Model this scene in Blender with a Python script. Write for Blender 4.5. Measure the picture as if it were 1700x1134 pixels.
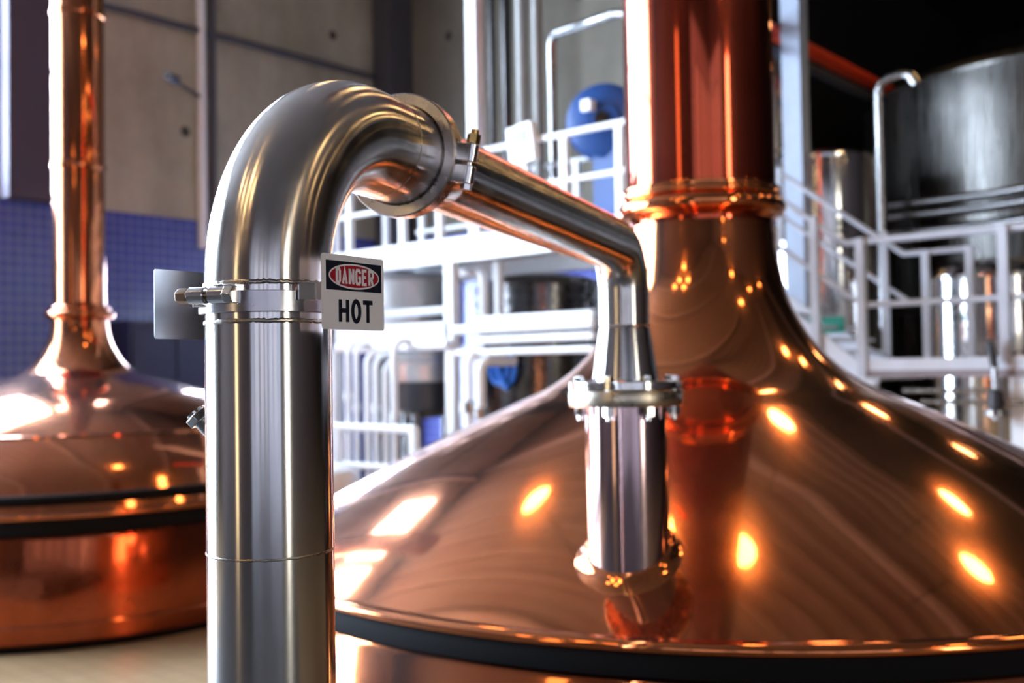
import bpy, bmesh, math, random
from mathutils import Vector, Matrix
PI = math.pi
random.seed(7)
scene = bpy.context.scene
for o in list(bpy.data.objects):
    bpy.data.objects.remove(o)

# ------------------------------------------------------------------ camera
F_PX, PITCH, ROLL, CAM_Z = 1700.0, 0.0265, 0.0163, 2.0
fw = Vector((0, math.cos(PITCH), math.sin(PITCH)))
r0 = Vector((1, 0, 0)); u0 = r0.cross(fw)
# the world's x and y run along the hall's walls; the camera looks across them
ANG = math.atan2(.755, .656)
TURN = Matrix.Rotation(-ANG, 3, 'Z')
fw, r0, u0 = TURN @ fw, TURN @ r0, TURN @ u0
rt = math.cos(ROLL)*r0 - math.sin(ROLL)*u0
up = math.sin(ROLL)*r0 + math.cos(ROLL)*u0
cam_d = bpy.data.cameras.new('camera')
cam = bpy.data.objects.new('camera', cam_d)
scene.collection.objects.link(cam)
m = Matrix.Identity(4)
for i in range(3):
    m[i][0], m[i][1], m[i][2] = rt[i], up[i], -fw[i]
m[2][3] = CAM_Z
cam.matrix_world = m
cam_d.sensor_width = 36.0
cam_d.lens = 36.0*F_PX/1700.0
cam_d.clip_end = 200
cam_d.dof.use_dof = True
cam_d.dof.focus_distance = 1.215
cam_d.dof.aperture_fstop = 4.0
cam_d.dof.aperture_blades = 0
scene.camera = cam

# ------------------------------------------------------------------ world, exposure
SKY_STRENGTH = 36.0
world = bpy.data.worlds.new('sky'); scene.world = world
world.use_nodes = True
wn = world.node_tree.nodes; wl = world.node_tree.links
wn.clear()
wo = wn.new('ShaderNodeOutputWorld'); wb = wn.new('ShaderNodeBackground')
wb.inputs['Color'].default_value = (.72, .84, 1.0, 1); wb.inputs['Strength'].default_value = SKY_STRENGTH
wl.new(wb.outputs[0], wo.inputs[0])
scene.view_settings.view_transform = 'Standard'
scene.view_settings.look = 'None'
scene.view_settings.gamma = 1.0
scene.view_settings.use_curve_mapping = False
scene.view_settings.exposure = 0.42
try:
    scene.cycles.use_denoising = True
    scene.cycles.max_bounces = 10
    scene.cycles.diffuse_bounces = 4
    scene.cycles.glossy_bounces = 6
    scene.cycles.transparent_max_bounces = 12
    scene.cycles.sample_clamp_indirect = 12.0
    scene.cycles.blur_glossy = 0.3
    scene.cycles.caustics_refractive = False
except Exception:
    pass

# ------------------------------------------------------------------ frames and helpers
ROT = Matrix.Identity(4)
Ud = Vector((1, 0, 0)); Vd = Vector((0, 1, 0))   # u along the left wall, v along the back wall
def ray(px, py):
    return fw + rt*((px-850)/F_PX) - up*((py-567)/F_PX)
CP = Vector((0, 0, CAM_Z))
def P(px, py, d):
    """world point seen at a pixel of the photograph, at depth d"""
    return CP + ray(px, py)*d
def pu(px, py, u):
    """room point (u,v,z) on the plane u"""
    d = ray(px, py); q = CP + d*(u/d.dot(Ud)); return Vector((u, q.dot(Vd), q.z))
def pv(px, py, v):
    d = ray(px, py); q = CP + d*(v/d.dot(Vd)); return Vector((q.dot(Ud), v, q.z))
def toroom(q):
    return Vector((q.dot(Ud), q.dot(Vd), q.z))

class MB:
    def __init__(s): s.v = []; s.f = []; s.mi = []; s.cur = 0; s.uv = {}
    def add(s, vs, fs):
        b = len(s.v); s.v += [tuple(x) for x in vs]
        for f in fs: s.f.append([b+i for i in f]); s.mi.append(s.cur)
        return s
    def box(s, c, size, rot=None):
        c = Vector(c); hx, hy, hz = size[0]/2, size[1]/2, size[2]/2
        vs = [Vector((x, y, z)) for x in (-hx, hx) for y in (-hy, hy) for z in (-hz, hz)]
        if rot is not None: vs = [rot @ x for x in vs]
        return s.add([c+x for x in vs], [(0,1,3,2),(4,6,7,5),(0,4,5,1),(2,3,7,6),(0,2,6,4),(1,5,7,3)])
    def bar(s, a, b, w, h):
        """rectangular bar from a to b, w across, h high"""
        a, b = Vector(a), Vector(b); t = (b-a).normalized()
        zz = Vector((0,0,1)) if abs(t.z) < .95 else Vector((1,0,0))
        sd = t.cross(zz).normalized(); uu = sd.cross(t).normalized()
        vs = []
        for q in (a, b):
            for i, j in ((-1,-1),(1,-1),(1,1),(-1,1)):
                vs.append(q + sd*(i*w/2) + uu*(j*h/2))
        return s.add(vs, [(0,1,2,3),(7,6,5,4),(0,4,5,1),(1,5,6,2),(2,6,7,3),(3,7,4,0)])
    def tube(s, pts, r, seg=24, caps=True, closed=False):
        pts = [Vector(p) for p in pts]; n = len(pts)
        rs = r if isinstance(r, (list, tuple)) else [r]*n
        tg = []
        for i in range(n):
            if closed: t = pts[(i+1) % n]-pts[i-1]
            else: t = pts[min(i+1, n-1)]-pts[max(i-1, 0)]
            tg.append(t.normalized())
        ref = Vector((0,0,1)) if abs(tg[0].z) < .9 else Vector((1,0,0))
        nn = (ref - tg[0]*ref.dot(tg[0])).normalized()
        vs = []
        for i in range(n):
            nn = (nn - tg[i]*nn.dot(tg[i])).normalized()
            bb = tg[i].cross(nn)
            for k in range(seg):
                a = 2*PI*k/seg
                vs.append(pts[i] + (nn*math.cos(a)+bb*math.sin(a))*rs[i])
        fs = []
        for i in range(n if closed else n-1):
            j = (i+1) % n
            for k in range(seg):
                k2 = (k+1) % seg
                fs.append((i*seg+k, i*seg+k2, j*seg+k2, j*seg+k))
        run = 0.0; f0 = len(s.f)
        for i in range(n if closed else n-1):
            l2 = run + (pts[(i+1) % n]-pts[i]).length
            for k in range(seg): s.uv[f0+i*seg+k] = ((run, k/seg), (run, (k+1)/seg), (l2, (k+1)/seg), (l2, k/seg))
            run = l2
        if caps and not closed:
            fs.append(tuple(range(seg))[::-1]); fs.append(tuple((n-1)*seg+k for k in range(seg)))
        return s.add(vs, fs)
    def lathe(s, prof, o=(0,0,0), seg=64, axis=None, closed=False):
        """prof: list of (r, h) turned about axis through o"""
        o = Vector(o); ax = Vector(axis).normalized() if axis is not None else Vector((0,0,1))
        ref = Vector((1,0,0)) if abs(ax.x) < .9 else Vector((0,1,0))
        e1 = (ref-ax*ref.dot(ax)).normalized(); e2 = ax.cross(e1)
        vs, idx = [], []
        for r, h in prof:
            if r < 1e-6:
                idx.append([len(vs)]*seg); vs.append(o+ax*h)
            else:
                idx.append(list(range(len(vs), len(vs)+seg)))
                for k in range(seg):
                    a = 2*PI*k/seg; vs.append(o + ax*h + (e1*math.cos(a)+e2*math.sin(a))*r)
        fs = []
        m_ = len(prof); f0 = len(s.f); run = 0.0
        for i in range(m_ if closed else m_-1):
            A, B = idx[i], idx[(i+1) % m_]
            p_, q_ = prof[i], prof[(i+1) % m_]; l1 = run; run += math.hypot(q_[0]-p_[0], q_[1]-p_[1])
            for k in range(seg):
                k2 = (k+1) % seg
                f = [A[k], A[k2], B[k2], B[k]]
                g = []
                for q in f:
                    if q not in g: g.append(q)
                if len(g) == 4: s.uv[f0+len(fs)] = ((l1, k/seg), (l1, (k+1)/seg), (run, (k+1)/seg), (run, k/seg))
                if len(g) > 2: fs.append(tuple(g))
        return s.add(vs, fs)
    def prism(s, poly, o, ex, ey, t):
        """2-D polygon in the frame (o, ex, ey), thickness t along ex x ey"""
        o, ex, ey = Vector(o), Vector(ex), Vector(ey); n = ex.cross(ey).normalized(); k = len(poly)
        vs = [o+ex*x+ey*y for x, y in poly] + [o+ex*x+ey*y+n*t for x, y in poly]
        fs = [tuple(range(k))[::-1], tuple(range(k, 2*k))] + [(i, (i+1) % k, k+(i+1) % k, k+i) for i in range(k)]
        return s.add(vs, fs)
    def hexa(s, a, b, r, turn=0):
        a, b = Vector(a), Vector(b); t = (b-a).normalized()
        ref = Vector((0,0,1)) if abs(t.z) < .9 else Vector((1,0,0))
        e1 = (ref-t*ref.dot(t)).normalized(); e2 = t.cross(e1)
        vs = [q+(e1*math.cos(turn+PI/3*k)+e2*math.sin(turn+PI/3*k))*r for q in (a, b) for k in range(6)]
        fs = [tuple(range(6))[::-1], tuple(range(6,12))] + [(k,(k+1)%6,6+(k+1)%6,6+k) for k in range(6)]
        return s.add(vs, fs)
    def build(s, name, mat, parent=None, sharp=35, bevel=0, room=False):
        me = bpy.data.meshes.new(name)
        off = WORLD_LOC.get(parent.name, Vector()) if parent is not None else Vector()
        me.from_pydata([tuple(Vector(x)-off) for x in s.v], [], s.f)
        mats = mat if isinstance(mat, (list, tuple)) else [mat]
        for q in mats: me.materials.append(q)
        if len(mats) > 1:
            for p_, i in zip(me.polygons, s.mi): p_.material_index = i
        if s.uv:
            lay = me.uv_layers.new(name='UVMap')
            for i, p_ in enumerate(me.polygons):
                if i in s.uv:
                    for li, c in zip(p_.loop_indices, s.uv[i]): lay.data[li].uv = c
        b = bmesh.new(); b.from_mesh(me)
        bmesh.ops.recalc_face_normals(b, faces=b.faces)
        b.to_mesh(me); b.free()
        for p_ in me.polygons: p_.use_smooth = True
        me.set_sharp_from_angle(angle=math.radians(sharp))
        o = bpy.data.objects.new(name, me)
        scene.collection.objects.link(o)
        if bevel:
            md = o.modifiers.new('edge', 'BEVEL'); md.width = bevel; md.segments = 2; md.limit_method = 'ANGLE'
        if parent is not None:
            o.parent = parent; WORLD_LOC[o.name] = off
        return o
WORLD_LOC = {}
def tag(o, label=None, cat=None, group=None, kind=None):
    if label: o['label'] = label
    if cat: o['category'] = cat
    if group: o['group'] = group
    if kind: o['kind'] = kind
    return o
def thing(name, label, cat, loc=(0,0,0), group=None):
    o = bpy.data.objects.new(name, None); scene.collection.objects.link(o)
    o.location = loc; o.empty_display_size = .1; WORLD_LOC[o.name] = Vector(loc)
    return tag(o, label, cat, group)
def struct(name, mb, mat, sharp=35):
    o = mb.build(name, mat, room=True, sharp=sharp); o['kind'] = 'structure'; return o
def W(u, v, z):
    return Ud*u + Vd*v + Vector((0,0,z))
def arc(c, e1, e2, r, a0, a1, n=24):
    return [Vector(c)+(Vector(e1)*math.cos(a0+(a1-a0)*i/n)+Vector(e2)*math.sin(a0+(a1-a0)*i/n))*r for i in range(n+1)]
def smooth_prof(pts, n=10):
    Q = [Vector(p) for p in pts]
    Q = [2*Q[0]-Q[1]] + Q + [2*Q[-1]-Q[-2]]
    out = []
    for i in range(1, len(Q)-2):
        p0, p1, p2, p3 = Q[i-1:i+3]
        for k in range(n):
            t = k/n
            out.append(tuple(.5*((2*p1)+(-p0+p2)*t+(2*p0-5*p1+4*p2-p3)*t*t+(-p0+3*p1-3*p2+p3)*t**3)))
    out.append(tuple(Q[-2])); return out

# ------------------------------------------------------------------ materials
class NT:
    def __init__(s, name):
        s.m = bpy.data.materials.new(name); s.m.use_nodes = True
        s.t = s.m.node_tree; s.n = s.t.nodes; s.l = s.t.links
        s.n.clear(); s.out = s.n.new('ShaderNodeOutputMaterial')
    def node(s, typ, **kw):
        q = s.n.new(typ)
        for k, v in kw.items():
            if k in q.inputs: q.inputs[k].default_value = v
            else: setattr(q, k, v)
        return q
    def link(s, a, b): s.l.new(a, b)
    def coords(s, scale=(1,1,1), kind='Object'):
        tc = s.node('ShaderNodeTexCoord'); mp = s.node('ShaderNodeMapping')
        mp.inputs['Scale'].default_value = scale
        s.link(tc.outputs[kind], mp.inputs[0]); return mp.outputs[0]
    def noise(s, co, scale, detail=4, rough=.55):
        q = s.node('ShaderNodeTexNoise'); q.inputs['Scale'].default_value = scale
        q.inputs['Detail'].default_value = detail; q.inputs['Roughness'].default_value = rough
        s.link(co, q.inputs['Vector']); return q.outputs['Fac']
    def ramp(s, fac, stops):
        q = s.node('ShaderNodeValToRGB'); e = q.color_ramp.elements
        while len(e) < len(stops): e.new(.5)
        for i, (p_, c) in enumerate(stops):
            e[i].position = p_; e[i].color = tuple(c)+(1,) if len(c) == 3 else c
        s.link(fac, q.inputs[0]); return q.outputs[0]
    def rng(s, fac, lo, hi, a=.3, b=.7):
        q = s.node('ShaderNodeMapRange'); q.inputs[1].default_value = a; q.inputs[2].default_value = b
        q.inputs[3].default_value = lo; q.inputs[4].default_value = hi
        s.link(fac, q.inputs[0]); return q.outputs[0]
    def bsdf(s, color=None, metallic=0, rough=.5, bump=None, bstr=.1, bdist=.01, spec=None):
        q = s.node('ShaderNodeBsdfPrincipled')
        if color is not None:
            if isinstance(color, (tuple, list)): q.inputs['Base Color'].default_value = tuple(color)+(1,)
            else: s.link(color, q.inputs['Base Color'])
        if isinstance(rough, (int, float)): q.inputs['Roughness'].default_value = rough
        else: s.link(rough, q.inputs['Roughness'])
        q.inputs['Metallic'].default_value = metallic
        if spec is not None: q.inputs['Specular IOR Level'].default_value = spec
        if bump is not None:
            bm = s.node('ShaderNodeBump'); bm.inputs['Strength'].default_value = bstr; bm.inputs['Distance'].default_value = bdist
            s.link(bump, bm.inputs['Height']); s.link(bm.outputs[0], q.inputs['Normal'])
        return q.outputs[0]
    def mix(s, fac, a, b):
        q = s.node('ShaderNodeMixShader')
        if isinstance(fac, (int, float)): q.inputs[0].default_value = fac
        else: s.link(fac, q.inputs[0])
        s.link(a, q.inputs[1]); s.link(b, q.inputs[2]); return q.outputs[0]
    def done(s, sh):
        s.link(sh, s.out.inputs[0]); return s.m

def copper(name, c1, c2, rough=.07, wide=.34, amount=.38, coat=.32):
    n = NT(name); co = n.coords()
    big = n.noise(co, 1.6, 6, .62); fine = n.noise(n.coords((1,1,.12)), 14, 5, .6)
    col = n.ramp(big, [(.3, c1), (.7, c2)])
    a = n.bsdf(col, 1, n.rng(fine, rough*.7, rough*1.5))
    b = n.bsdf(col, 1, n.rng(big, wide*.8, wide*1.2))
    for sh, cr in ((a, .03), (b, .42)):       # a clear lacquer over the copper
        sh.node.inputs['Coat Weight'].default_value = coat if cr < .1 else min(1, coat*2)
        sh.node.inputs['Coat Roughness'].default_value = cr
        sh.node.inputs['Coat IOR'].default_value = 1.5
    return n.done(n.mix(n.rng(big, amount*.6, min(1, amount*1.5)), a, b))
def steel(name, c=(.6,.59,.57), rough=.17, var=.35, bump=.0, sc=(1,1,1), aniso=0):
    n = NT(name); co = n.coords(sc)
    f = n.noise(co, 22, 6, .6); g = n.noise(n.coords(), 5, 5, .65)
    col = n.ramp(g, [(.25, tuple(x*.86 for x in c)), (.75, tuple(min(1, x*1.08) for x in c))])
    r = n.rng(f, rough*(1-var), rough*(1+var))
    sh = n.bsdf(col, 1, r, f if bump else None, bump, .002)
    if aniso:
        p_ = sh.node; p_.inputs['Anisotropic'].default_value = aniso
        tg = n.node('ShaderNodeTangent', direction_type='UV_MAP', uv_map='UVMap'); n.link(tg.outputs[0], p_.inputs['Tangent'])
    return n.done(sh)
def paint(name, c, rough=.4, var=.06, metallic=0):
    n = NT(name); g = n.noise(n.coords(), 6, 4)
    col = n.ramp(g, [(.3, tuple(x*(1-var) for x in c)), (.7, tuple(min(1, x*(1+var)) for x in c))])
    return n.done(n.bsdf(col, metallic, rough))
def emit(name, c, s):
    n = NT(name); e = n.node('ShaderNodeEmission'); e.inputs[0].default_value = tuple(c)+(1,); e.inputs[1].default_value = s
    return n.done(e.outputs[0])

M = {}
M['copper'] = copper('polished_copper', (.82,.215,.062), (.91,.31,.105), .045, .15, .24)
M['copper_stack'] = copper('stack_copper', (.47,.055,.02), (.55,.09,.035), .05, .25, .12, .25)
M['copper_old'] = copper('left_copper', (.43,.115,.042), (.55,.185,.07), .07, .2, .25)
M['copper_body'] = copper('dark_reflection_copper', (.26,.05,.016), (.34,.075,.025), .09, .3, .3, .2)  # dark reflections on the lower body put into the copper colour
M['steel'] = steel('brushed_steel', (.70,.685,.68), .15, .25, .02, (1,1,.04), .7)
M['steel_elbow'] = steel('elbow_steel', (.70,.67,.645), .21, .25, 0, (1,1,1), .85)
M['steel_bright'] = steel('bolt_steel', (.72,.71,.70), .12)
M['steel_weld'] = steel('weld_bead_steel', (.42,.38,.34), .3, .5)
M['steel_plate'] = steel('plate_steel', (.30,.31,.33), .34, .08)
M['steel_tank'] = steel('tank_steel', (.36,.36,.36), .24, .4, .0, (1,1,.05))
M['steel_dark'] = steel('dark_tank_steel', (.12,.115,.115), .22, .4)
M['steel_matte'] = steel('matte_tank_steel', (.62,.62,.62), .42, .3, .0, (1,1,.05))
M['pipe_grey'] = paint('matt_grey_pipe', (.22,.215,.20), .35)
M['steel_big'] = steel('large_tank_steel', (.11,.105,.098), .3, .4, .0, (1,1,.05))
M['column'] = paint('pale_blue_grey_paint', (.46,.54,.68), .45)
M['rail_grey'] = paint('rail_grey_paint', (.50,.52,.58), .4)
M['brass'] = steel('brass_nut', (.52,.33,.12), .25)
M['bronze'] = steel('tarnished_bolt', (.30,.22,.16), .35)
M['white'] = paint('white_paint', (.80,.82,.85), .35, .03)
M['galv'] = paint('pale_grey_paint', (.62,.64,.70), .4, .05)
M['brownpaint'] = paint('brown_grey_paint', (.25,.20,.21), .5)
M['black'] = paint('matte_black', (.005,.005,.006), .8)
M['black'].node_tree.nodes['Principled BSDF'].inputs['Specular IOR Level'].default_value = .12
M['blackpaint'] = paint('black_paint', (.02,.02,.025), .4)
M['ceiling'] = paint('dark_ceiling', (.018,.014,.013), .9)
M['deck'] = paint('ribbed_roof_deck', (.10,.085,.08), .7)
M['charcoal'] = paint('charcoal_deck', (.028,.026,.026), .6)
M['beam'] = paint('ceiling_steelwork', (.16,.15,.16), .6)
M['blue'] = paint('blue_machine_paint', (.008,.06,.24), .5)
M['blue_hose'] = paint('blue_hose_rubber', (.03,.20,.75), .4)
M['navy'] = paint('navy_cabinet', (.018,.02,.07), .5)
M['purple'] = paint('backlit_violet', (.055,.045,.075), .7)  # backlit pilaster: its shade is put into this dark colour
M['red'] = paint('red_pipe_paint', (.85,.07,.02), .45)
M['green'] = paint('green_sign_paint', (.02,.35,.26), .5)
M['sign_white'] = paint('sign_white', (.86,.85,.89), .4, .02)
M['sign_red'] = paint('sign_red', (.42,.012,.03), .35, .02)
M['sign_navy'] = paint('sign_navy', (.008,.012,.028), .35, .02)
M['screen'] = paint('grey_screen', (.09,.11,.14), .3)
M['lamp_shade'] = paint('lamp_shade_enamel', (.05,.05,.05), .4)
M['lamp_on'] = emit('lamp_glow', (1.0, .62, .27), 24)
M['conduit'] = paint('dark_conduit', (.07,.07,.085), .5)

def make_concrete(name, k):
    n = NT(name); co = n.coords()
    g = n.noise(co, .8, 7, .65); h = n.noise(n.coords((1,1,.3)), 3, 5, .6)
    col = n.ramp(g, [(.25, tuple(x*k*.8 for x in (.40,.36,.275))), (.55, tuple(x*k*.8 for x in (.55,.50,.395))), (.8, tuple(x*k*.8 for x in (.65,.60,.48)))])
    mx = n.node('ShaderNodeMix', data_type='RGBA', blend_type='MULTIPLY'); mx.inputs[0].default_value = .5
    n.link(col, mx.inputs[6]); n.link(n.ramp(h, [(.3, (.6,.6,.6)), (.7, (1,1,1))]), mx.inputs[7])
    # tie holes on a 2.4 x 1.8 m grid
    sep = n.node('ShaderNodeSeparateXYZ'); n.link(co, sep.inputs[0])
    def cell(src, size, off):
        a = n.node('ShaderNodeMath', operation='ADD'); a.inputs[1].default_value = off; n.link(src, a.inputs[0])
        b = n.node('ShaderNodeMath', operation='PINGPONG'); b.inputs[1].default_value = size/2; n.link(a.outputs[0], b.inputs[0])
        c = n.node('ShaderNodeMath', operation='POWER'); c.inputs[1].default_value = 2; n.link(b.outputs[0], c.inputs[0])
        return c.outputs[0]
    uv = n.node('ShaderNodeMath', operation='ADD'); n.link(sep.outputs[0], uv.inputs[0]); n.link(sep.outputs[1], uv.inputs[1])
    a = n.node('ShaderNodeMath', operation='ADD'); n.link(cell(uv.outputs[0], 2.4, .6), a.inputs[0]); n.link(cell(sep.outputs[2], 1.8, .33), a.inputs[1])
    lt = n.node('ShaderNodeMath', operation='LESS_THAN'); lt.inputs[1].default_value = .0045; n.link(a.outputs[0], lt.inputs[0])
    m2 = n.node('ShaderNodeMix', data_type='RGBA'); n.link(lt.outputs[0], m2.inputs[0]); n.link(mx.outputs[2], m2.inputs[6]); m2.inputs[7].default_value = (.04,.035,.03,1)
    return n.done(n.bsdf(m2.outputs[2], 0, .85, h, .15, .01))
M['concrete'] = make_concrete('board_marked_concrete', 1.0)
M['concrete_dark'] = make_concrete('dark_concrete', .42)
def make_tiles(name, c1, c2, grout, size, rough=.25, axis='uz'):
    n = NT(name); co = n.coords()
    sep = n.node('ShaderNodeSeparateXYZ'); n.link(co, sep.inputs[0]); cmb = n.node('ShaderNodeCombineXYZ')
    if axis == 'uv':
        n.link(sep.outputs[0], cmb.inputs[0]); n.link(sep.outputs[1], cmb.inputs[1])
    else:
        ad = n.node('ShaderNodeMath', operation='ADD'); n.link(sep.outputs[0], ad.inputs[0]); n.link(sep.outputs[1], ad.inputs[1])
        n.link(ad.outputs[0], cmb.inputs[0]); n.link(sep.outputs[2], cmb.inputs[1])
    br = n.node('ShaderNodeTexBrick'); br.offset = 0; br.squash = 1
    for k, v in (('Color1', c1+(1,)), ('Color2', c2+(1,)), ('Mortar', grout+(1,)), ('Scale', 1.0), ('Mortar Size', size*.05), ('Brick Width', size), ('Row Height', size)):
        br.inputs[k].default_value = v
    n.link(cmb.outputs[0], br.inputs['Vector'])
    return n.done(n.bsdf(br.outputs['Color'], 0, rough))
M['blue_tiles'] = make_tiles('blue_mosaic_tiles', (.045,.06,.29), (.06,.075,.35), (.17,.2,.42), .11)
M['floor'] = make_tiles('tan_floor_tiles', (.25,.165,.085), (.28,.19,.10), (.18,.12,.065), .15, .4, 'uv')
M['pale'] = paint('pale_lilac_plaster', (.62,.60,.66), .8)
M['rear'] = paint('dark_red_brown_cladding', (.035,.018,.016), .7, .3)
M['fill_lilac'] = emit('added_lilac_glow', (.80,.82,1.0), .85)  # added glow with no daylight behind it, brightens riser and sign
M['fill_cream'] = emit('cream_fill_glow', (1.0, .94, .80), 9)  # cream glow made strong to brighten the danger sign
M['lit_room'] = emit('lit_room_behind_glass', (1.0, .72, .40), 2.2)
def make_glass():
    n = NT('window_glass'); tr = n.node('ShaderNodeBsdfTransparent'); tr.inputs[0].default_value = (.96,.98,1,1)
    gl = n.node('ShaderNodeBsdfGlossy'); gl.inputs['Roughness'].default_value = .02
    fr = n.node('ShaderNodeFresnel'); fr.inputs[0].default_value = 1.45
    ge = n.node('ShaderNodeNewGeometry'); k = n.node('ShaderNodeMath', operation='SUBTRACT'); k.inputs[0].default_value = 1.0; n.link(ge.outputs['Backfacing'], k.inputs[1])
    mu = n.node('ShaderNodeMath', operation='MULTIPLY'); n.link(fr.outputs[0], mu.inputs[0]); n.link(k.outputs[0], mu.inputs[1])
    return n.done(n.mix(mu.outputs[0], tr.outputs[0], gl.outputs[0]))
M['glass'] = make_glass()

# ------------------------------------------------------------------ the hall
U0, U1, U2 = -9.0, 10.63, 24.0         # rear wall, back wall, end of the dark bay on the right
V0, V1, VB = -12.0, 11.55, 7.0         # right wall, left wall, end of the back wall
ZC = 9.2; ZT = 3.95
struct('floor', MB().box(((U0+U2)/2, (V0+V1)/2, -.1), (U2-U0, V1-V0, .2)), M['floor'])
cl_ = MB().box(((U0+U1)/2, (V0+V1)/2, ZC+.1), (U1-U0+.6, V1-V0+.6, .2))
k = U0+.3
while k < U1:
    cl_.box((k, (V0+V1)/2, ZC-.06), (.16, V1-V0, .13)); k += .5
struct('ceiling', cl_, M['deck'])
struct('floor_raised', MB().box(((U0+1.6)/2, -1.25, .2), (1.6-U0, 13.5, .4)), M['charcoal'])
struct('ceiling_bay', MB().box(((U1+U2)/2+.15, (V0+VB)/2, ZC+.1), (U2-U1, VB-V0+.6, .2)), M['ceiling'])
# left wall with three window openings (u0,u1,z0,z1)
WIN = [(1.55, 4.72, ZT+.05, 8.4), (-2.6, 1.1, .35, 8.4), (-5.4, -3.2, .35, 8.4), (4.84, 6.7, 6.75, 8.4), (7.5, 9.4, .04, 3.6)]
w = MB(); th = .3
def wseg(mb, u0, u1, z0, z1):
    mb.box(((u0+u1)/2, V1+th/2, (z0+z1)/2), (u1-u0, th, z1-z0))
wseg(w, 4.72, 4.84, ZT, ZC); wseg(w, 4.84, 6.7, ZT, 6.75); wseg(w, 6.7, U1+th, ZT, ZC)
wseg(w, 1.1, 1.55, ZT, ZC)
for (a, b, z0, z1) in WIN[:4]: wseg(w, a, b, z1, ZC)
wseg(w, -3.2, -2.6, 0, ZC); wseg(w, U0-th, -5.4, 0, ZC); wseg(w, -2.6, 1.1, 0, .35); wseg(w, -5.4, -3.2, 0, .35)
struct('wall_left', w, M['concrete'])
w = MB()
for a, b, z0, z1 in ((1.1, 7.5, 0, ZT), (9.4, U1, 0, ZT), (7.5, 9.4, 3.6, ZT)): w.box(((a+b)/2, V1+th/2-.01, (z0+z1)/2), (b-a, th+.02, z1-z0))
struct('wall_left_dado', w, M['blue_tiles'])
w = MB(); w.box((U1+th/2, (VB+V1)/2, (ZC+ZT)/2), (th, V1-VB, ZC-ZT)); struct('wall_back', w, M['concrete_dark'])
w = MB(); w.box((U1+th/2-.01, (VB+V1)/2, ZT/2), (th+.02, V1-VB, ZT)); struct('wall_back_dado', w, M['blue_tiles'])
w = MB(); w.box(((U1+th+U2)/2, VB+th/2, ZC/2), (U2-U1-th, th, ZC)); struct('wall_bay', w, M['ceiling'])
w = MB(); w.box((U2+th/2, (VB+V0)/2, ZC/2), (th, VB-V0, ZC)); struct('wall_far', w, M['ceiling'])
w = MB(); w.box((U0-th/2, (V0-2.9)/2, 3.2), (th, -2.9-V0, 6.4)); w.cur = 1; w.box((U0-th/2, (V0-2.9)/2, (ZC+6.4)/2), (th, -2.9-V0, ZC-6.4)); struct('wall_rear', w, [M['pale'], M['rear']])
w = MB(); w.box((U0-th/2, (V1-2.9)/2, ZC/2), (th, V1+2.9, ZC)); struct('wall_rear_dark', w, M['rear'])
w = MB(); w.box(((U0-3)/2, V0-th/2, 3.2), (-3-U0, th, 6.4)); w.cur = 1; w.box(((U0-3)/2, V0-th/2, (ZC+6.4)/2), (-3-U0, th, ZC-6.4)); struct('wall_right', w, [M['pale'], M['rear']])
w = MB(); w.box(((U2-3)/2, V0-th/2, ZC/2), (U2+3, th, ZC)); struct('wall_right_dark', w, M['rear'])
w = MB(); w.box((5.08, V1-.12, (ZT+6.7)/2), (.62, .24, 6.7-ZT)); struct('trim_1', w, M['purple'])
w = MB(); w.box((U1-.22, V1-.22, ZC/2), (.42, .42, ZC)); struct('trim_2', w, M['conduit'])
def glow_pane(name, c, size, mat='lit_room'):
    f_ = MB(); ax_ = 0 if size[0] > size[1] else 1
    f_.box(c, size); fo = f_.build(name, M['lamp_shade']); fo['kind'] = 'structure'
    n_ = Vector((1,0,0)) if ax_ else Vector((0,1,0))
    s2 = (size[0]-.14*(1-ax_), size[1]-.14*ax_, size[2]-.14)
    MB().box(Vector(c)+n_*.012, s2).build('pane', M[mat], fo)
glow_pane('window_5', (U0+.06, 1.93, 3.2), (.1, 1.0, 5.6))
glow_pane('window_6', (-.2, V0+.06, 3.2), (1.4, .1, 5.6), 'fill_cream')  # unseen pane for the riser's cream streak, made larger and brighter for the sign
for k, v_ in enumerate((-10.0, -7.6, -5.2)): glow_pane('window_%d' % (7+k), (U0+.06, v_, 3.4), (.1, 1.9, 4.6), 'fill_lilac')  # unseen glowing panels added on the rear wall as lilac fill
for k, u_ in enumerate((-7.6, -5.2)): glow_pane('window_%d' % (10+k), (u_, V0+.06, 3.4), (1.9, .1, 4.6), 'fill_lilac')  # two more added fill panels, on the right wall out of view
for i, (a, b, z0, z1) in enumerate(WIN):
    fr = MB(); y = V1+.12; t = .07
    fr.box(((a+b)/2, y, z0+t/2), (b-a, .1, t)); fr.box(((a+b)/2, y, z1-t/2), (b-a, .1, t))
    nb = 3
    for k in range(nb+1): fr.box((a+t/2+(b-a-t)*k/nb, y, (z0+z1)/2), (t, .1, z1-z0))
    nz = max(2, round((z1-z0)/1.7))
    for k in range(1, nz): fr.box(((a+b)/2, y, z0+(z1-z0)*k/nz), (b-a, .08, .05))
    fo = struct('window_%d' % (i+1) if z0 > .1 else 'door_1', fr, M['conduit'])
    g = MB().box(((a+b)/2, y, (z0+z1)/2), (b-a, .008, z1-z0)).build('pane', M['glass'], fo)
    ld = bpy.data.lights.new('daylight', 'AREA'); ld.shape = 'RECTANGLE'; ld.size = b-a; ld.size_y = z1-z0
    ld.cycles.is_portal = True
    lo = bpy.data.objects.new('daylight', ld); scene.collection.objects.link(lo)
    q = W((a+b)/2, V1+.28, (z0+z1)/2)
    lo.matrix_world = Matrix.Translation(q) @ ROT @ Matrix.Rotation(-PI/2, 4, 'X')

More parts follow.
